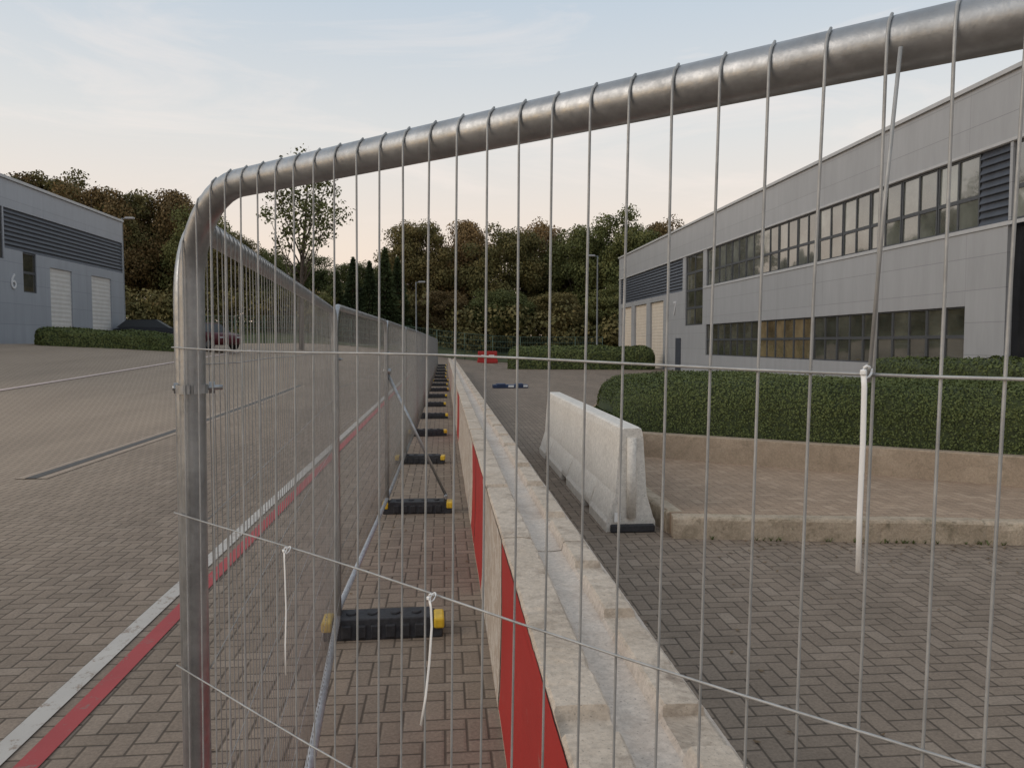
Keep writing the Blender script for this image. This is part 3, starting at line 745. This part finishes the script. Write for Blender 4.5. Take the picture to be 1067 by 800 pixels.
def car(x,y,ang,mat,label):
    e=empty('parked_car',loc=(x,y,gz(x,y)),rot=(0,0,ang),label=label,cat="car",group="parked cars")
    m=MB()
    st=[(-2.1,.45,.62,.70),(-2.05,.30,.85,.80),(-1.6,.25,.98,.86),(-.9,.25,1.0,.88),(0,.25,.98,.88),(.9,.25,.96,.88),(1.5,.25,.88,.84),(1.95,.30,.75,.78),(2.08,.42,.60,.68)]
    for (xx,zb,zt,hw) in st:
        m.v+=[(xx,-hw,zb),(xx,-hw*1.02,(zb+zt)/2),(xx,-hw*.93,zt),(xx,hw*.93,zt),(xx,hw*1.02,(zb+zt)/2),(xx,hw,zb)]
    for a in range(len(st)-1):
        for i in range(6):
            j=(i+1)%6; m.f.append((a*6+i,(a+1)*6+i,(a+1)*6+j,a*6+j)); m.m.append(0); m.sm.append(True)
    m.f.append(tuple(range(6))); m.m.append(0); m.sm.append(False); m.f.append(tuple(reversed(range(48,54)))); m.m.append(0); m.sm.append(False)
    m.add([(-1.35,-.58,1.44),(.25,-.58,1.46),(.25,.58,1.46),(-1.35,.58,1.44),(-1.35,-.6,1.40),(.35,-.6,1.41),(.35,.6,1.41),(-1.35,.6,1.40)],[(0,1,2,3),(0,4,5,1),(1,5,6,2),(2,6,7,3),(3,7,4,0)])
    ob('body',m.mesh('body',[mat]),e)
    g=MB(); g.add([(-1.85,-.78,.97),(1.05,-.78,.95),(1.05,.78,.95),(-1.85,.78,.97),(-1.37,-.6,1.405),(.34,-.6,1.415),(.34,.6,1.415),(-1.37,.6,1.405)],[(0,1,5,4),(1,2,6,5),(2,3,7,6),(3,0,4,7)])
    ob('window',g.mesh('window',[MAT_CARGL]),e)
    wm=MB(); wm.tube([(0,-.1,0),(0,.1,0)],.32,20); wm.tube([(0,-.11,0),(0,.11,0)],.19,12,1); wme=wm.mesh('wheel',[MAT_TYRE,MAT_LAMP])
    for xx in (-1.3,1.3):
        for yy in (-.76,.76): ob('wheel',wme,e,loc=(xx,yy,.32))
    l=MB(); l.box(-.03,.03,-.14,.14,-.05,.05); lm=l.mesh('headlight',[MAT_LAMPB])
    for yy in(-.52,.52): ob('headlight',lm,e,loc=(2.03,yy,.66))
x,y=survey(216,42); car(x,y,math.radians(-38),MAT_CARRED,"maroon hatchback car parked in the yard")
x,y=survey(160,47); car(x,y,math.radians(10),MAT_CARBLK,"black car parked behind the low hedge")

e=empty('plastic_block',loc=(2.65,30.5,0),rot=(0,0,.05),label="dark blue plastic barrier block lying on the paving",cat="barrier block")
m=MB(); m.box(-.7,.7,-.2,.2,0.002,.14); m.box(-.55,-.2,-.21,.21,.06,.18); m.box(.2,.5,-.21,.21,.06,.18); me=m.mesh('body',[MAT_BLUE]); bevel(me,.02,2); ob('body',me,e)
m=MB(); m.box(-.1,.12,-.215,-.2,.04,.12); m.box(.5,.68,-.205,-.2,.05,.12); ob('reflector',m.mesh('reflector',[MAT_TIE]),e)
x,y=survey(508,64)
e=empty('plastic_barrier',loc=(x,y,gz(x,y)),label="red plastic barrier standing at the end of the fence",cat="plastic barrier")
m=MB(); m.box(-.85,.85,-.2,.2,0,.3); m.box(-.8,.8,-.12,.12,.3,1.0); me=m.mesh('body',[MAT_RED]); bevel(me,.05,2); ob('body',me,e)
m=MB(); m.box(-.55,-.1,-.125,-.12,.5,.7); m.box(.1,.55,-.125,-.12,.5,.7); ob('reflector',m.mesh('reflector',[MAT_TIE]),e)
def gfence():
    m=MB()
    x0,x1,yy=-20.,14.,67.0
    n=14
    for i in range(n+1):
        x=x0+(x1-x0)*i/n; z=gz(x,yy); m.tube([(x,yy,z),(x,yy,z+2.3)],.04,6)
    for k in range(5):
        m.tube([(x0+(x1-x0)*i/n,yy,gz(x0+(x1-x0)*i/n,yy)+.3+.5*k) for i in range(n+1)],.022,5)
    for i in range(230):
        x=x0+(x1-x0)*i/230; z=gz(x,yy); m.tube([(x,yy+.03,z+.2),(x,yy+.03,z+2.3)],.012,4,cap=False)
    ob('boundary_fence',m.mesh('boundary_fence',[MAT_GFENCE]),label="green steel boundary fence in front of the trees",cat="fence")
gfence()

# ---------------------------------------------------------------- trees
def quadmesh(name,V,matl):
    nf=len(V)//4
    me=bpy.data.meshes.new(name); me.vertices.add(len(V)); me.vertices.foreach_set('co',V.ravel())
    me.loops.add(nf*4); me.loops.foreach_set('vertex_index',np.arange(nf*4)); me.polygons.add(nf)
    me.polygons.foreach_set('loop_start',np.arange(nf)*4); me.polygons.foreach_set('loop_total',np.full(nf,4)); me.update(calc_edges=True); me.validate()
    me.materials.append(matl); return me
def tree_meshes(seed,H=16.,crown_z=2.0,rad=5.5,nclump=60,per=290,leaf=.27,matl=MAT_LEAF,thin=False,lean=0):
    r=np.random.default_rng(seed); t=MB()
    t.tube([(0,0,-1),(.05,.02,H*.15),(.15,-.1,H*.35),(.1+lean*.4,.1,H*.6),(lean,0,H*.85)],[.42,.34,.26,.16,.05] if not thin else [.2,.17,.13,.08,.03],8)
    centers=[]
    for i in range(nclump):
        u=r.normal(0,1,3); u/=np.linalg.norm(u); k=r.random()**.33
        z=crown_z+(H-1-crown_z)*(.5+.5*u[2]*k)
        c=np.array([u[0]*k*rad*.95+lean*(z/H),u[1]*k*rad*.95,z]); centers.append(c)
    for c in centers[::3]:
        s=np.array([.1,0,max(H*.2,c[2]*.55)]); mid=(s+c)/2+r.normal(0,.3,3)
        t.tube([tuple(s),tuple(mid),tuple(c)],[.12,.07,.02] if not thin else [.06,.035,.012],5)
    V=[]
    for c in centers:
        cr=r.uniform(.8,1.6)*(min(rad,5.8)/5.5)
        if thin: cr=r.uniform(.45,.9)
        m=int(per*cr)
        d=r.normal(0,1,(m,3)); d/=np.linalg.norm(d,axis=1)[:,None]
        rr=cr*(.55+.5*r.random(m))[:,None]*np.array([1.15,1.15,.85])
        p=c+d*rr+r.normal(0,.12,(m,3))
        a=r.normal(0,1,(m,3)); nn=d+a*.6; nn/=np.linalg.norm(nn,axis=1)[:,None]
        b=np.cross(nn,r.normal(0,1,(m,3))); b/=np.linalg.norm(b,axis=1)[:,None]; e2=np.cross(nn,b)
        L=leaf*r.uniform(.6,1.3,(m,1))
        V.append(np.stack([p-b*L*.5,p+e2*L*.38,p+b*L*.5,p-e2*L*.38],1).reshape(-1,3))
    return t.mesh('trunk',[MAT_BARK]),quadmesh('crown',np.concatenate(V),matl)
def conifer_meshes(seed,H=12.):
    r=np.random.default_rng(seed); t=MB(); t.tube([(0,0,-1),(0,0,H*.5),(0,0,H*.97)],[.25,.14,.02],8)
    m=9000; z=H*(1-r.random(m)**.6*.93); ring=.5+.5*np.abs(np.sin(z*4.2)); rmax=(H-z)*.24+.1
    q=r.random(m)*6.283; rr=rmax*(.55+.5*r.random(m)*ring)
    p=np.stack([np.cos(q)*rr,np.sin(q)*rr,z-rr*.25],1)
    d=np.stack([np.cos(q),np.sin(q),-.3+0*q],1)+r.normal(0,.25,(m,3)); d/=np.linalg.norm(d,axis=1)[:,None]
    e2=np.cross(d,r.normal(0,1,(m,3))); e2/=np.linalg.norm(e2,axis=1)[:,None]
    L=.42*r.uniform(.6,1.3,(m,1))
    V=np.stack([p-d*L*.6,p+e2*L*.2,p+d*L*.6,p-e2*L*.2],1).reshape(-1,3)
    return t.mesh('trunk',[MAT_BARK]),quadmesh('crown',V,MAT_CONIF)
TV=[tree_meshes(11,matl=MAT_LEAF,nclump=110),tree_meshes(12,matl=MAT_LEAFB,nclump=110,rad=5.8),tree_meshes(13,matl=MAT_LEAFG,nclump=105,rad=5.2),tree_meshes(14,matl=MAT_LEAF,rad=6.2,nclump=120),tree_meshes(15,matl=MAT_LEAFG,rad=6.0,nclump=120)]
TS=tree_meshes(21,H=14.2,crown_z=6.2,rad=2.9,nclump=46,per=120,leaf=.21,matl=MAT_LEAFG,thin=True,lean=.7)
CF=conifer_meshes(31)
def tree(u,f,vtop,k,wid=1.0,label="tree with dense olive and brown autumn foliage"):
    x,y=survey(u,f); zb=gz(x,y)+(.9 if y>68 else 0); zt=CAMH+(357-vtop)/800*f; s=(zt-zb)/16.0
    e=empty('broadleaf_tree',loc=(x,y,zb),rot=(0,0,random.uniform(0,6.28)),scale=(s*wid,s*wid,s),label=label,cat="tree",group="trees around the yard")
    ob('trunk',TV[k][0],e); ob('crown',TV[k][1],e)
for (u,f,v,k,w) in [(-40,84,160,1,1),(12,84,170,1,.95),(58,88,167,3,.9),(100,80,185,1,.85),(140,84,190,0,.9),(180,86,192,1,.85),(212,82,212,4,.8),(240,80,236,0,.85),(275,84,255,4,1),(325,88,262,2,1.0),(372,82,270,4,1.1),(405,90,262,2,.9),
                    (438,84,223,0,.9),(482,88,224,1,.85),(525,84,224,3,.9),(570,90,226,1,.85),(608,86,228,4,.85),(652,84,214,2,.85),(692,88,224,1,.85),(735,86,232,1,.9),(790,88,240,0,1),
                    (350,72,300,2,1.5),(290,74,300,0,1.5),(410,74,305,3,1.5),(460,76,300,1,1.5),(520,76,298,4,1.5),(580,76,300,0,1.5),(640,76,296,2,1.5),(700,76,296,3,1.5)]:
    tree(u,f,v,k,w)
for (u,f,v) in [(386,70,272),(402,72,258),(352,71,282),(369,70,268),(415,73,268)]:
    x,y=survey(u,f); zb=gz(x,y); zt=CAMH+(357-v)/800*f; s=(zt-zb)/12
    e=empty('conifer_tree',loc=(x,y,zb),rot=(0,0,u*.7),scale=(s,s,s),label="dark pointed conifer in front of the broadleaf trees",cat="tree",group="conifers at the yard edge")
    ob('trunk',CF[0],e); ob('crown',CF[1],e)
x,y=survey(314,52)
e=empty('broadleaf_tree',loc=(x,y,gz(x,y)),rot=(0,0,-.2),label="tall slender tree with sparse green crown and gaps",cat="tree",group="trees around the yard")
ob('trunk',TS[0],e); ob('crown',TS[1],e)
r=np.random.default_rng(5); V=[]
for i in range(520):
    u=r.uniform(-60,820); f=r.uniform(72,82); x,y=survey(u,f)
    c=np.array([x,y,gz(x,y)+r.uniform(.3,4.5)]); m=180; d=r.normal(0,1,(m,3)); d/=np.linalg.norm(d,axis=1)[:,None]
    p=c+d*1.4*(.5+.6*r.random(m))[:,None]; b=r.normal(0,1,(m,3)); b/=np.linalg.norm(b,axis=1)[:,None]; e2=np.cross(b,d); L=.36*r.uniform(.6,1.3,(m,1))
    V.append(np.stack([p-b*L*.5,p+e2*L*.4,p+b*L*.5,p-e2*L*.4],1).reshape(-1,3))
ob('undergrowth',quadmesh('undergrowth',np.concatenate(V),MAT_LEAF),kind='stuff',label="dense dark undergrowth beneath the tree line",cat="undergrowth")

# ---------------------------------------------------------------- sky, sun, camera
SUN_EL=math.radians(9); SUN_ROT=math.radians(-100)
w=bpy.data.worlds.new("World"); scene.world=w; w.use_nodes=True; nt=w.node_tree; n=N(nt)
bg=nt.nodes['Background']
sky=nt.nodes.new('ShaderNodeTexSky'); sky.sky_type='NISHITA'; sky.sun_disc=False; sky.sun_elevation=SUN_EL; sky.sun_rotation=SUN_ROT
sky.air_density=1.0; sky.dust_density=2.0; sky.ozone_density=1.5
tc=nt.nodes.new('ShaderNodeTexCoord').outputs['Generated']
s=n.sep(tc)
K=1.25/.15
haze=n.ramp(s[2],[(0.0,(.88,.67,.53)),(.12,(.82,.69,.59)),(.25,(.68,.67,.65)),(.42,(.48,.56,.64)),(1.0,(.46,.51,.57))])
hz=n.mix(1.0,haze,(K,K,K),'MULTIPLY')
col=n.mix(.84,sky.outputs[0],hz)
mp=nt.nodes.new('ShaderNodeMapping'); mp.inputs['Scale'].default_value=(1.0,2.6,7.0); mp.inputs['Rotation'].default_value=(0.1,.35,.3); nt.links.new(tc,mp.inputs['Vector'])
cl=n.ramp(n.noise(1.9,7,.62,mp.outputs[0],.8),[(.52,0.0),(.76,.45)])
col=n.mix(cl,col,(.82*K,.72*K,.66*K,1))
nt.links.new(col,bg.inputs[0]); bg.inputs[1].default_value=.15
sl=bpy.data.lights.new('sun','SUN'); sl.energy=.9; sl.angle=math.radians(35); sl.color=(1,.87,.74)
so=bpy.data.objects.new('sun',sl); COL.objects.link(so)
az=SUN_ROT; LE=math.radians(32); dirv=Vector((math.sin(az)*math.cos(LE),math.cos(az)*math.cos(LE),math.sin(LE)))
so.rotation_euler=dirv.to_track_quat('Z','Y').to_euler(); so.location=dirv*50
cd=bpy.data.cameras.new('camera'); co=bpy.data.objects.new('camera',cd); COL.objects.link(co); scene.camera=co
cd.sensor_width=36; cd.lens=36*800/1067; cd.clip_start=.05; cd.clip_end=3000
co.location=(0,0,CAMH); co.rotation_euler=(math.radians(90)-PITCH,0,-YAW)
scene.view_settings.view_transform='Standard'; scene.view_settings.look='None'; scene.view_settings.exposure=0
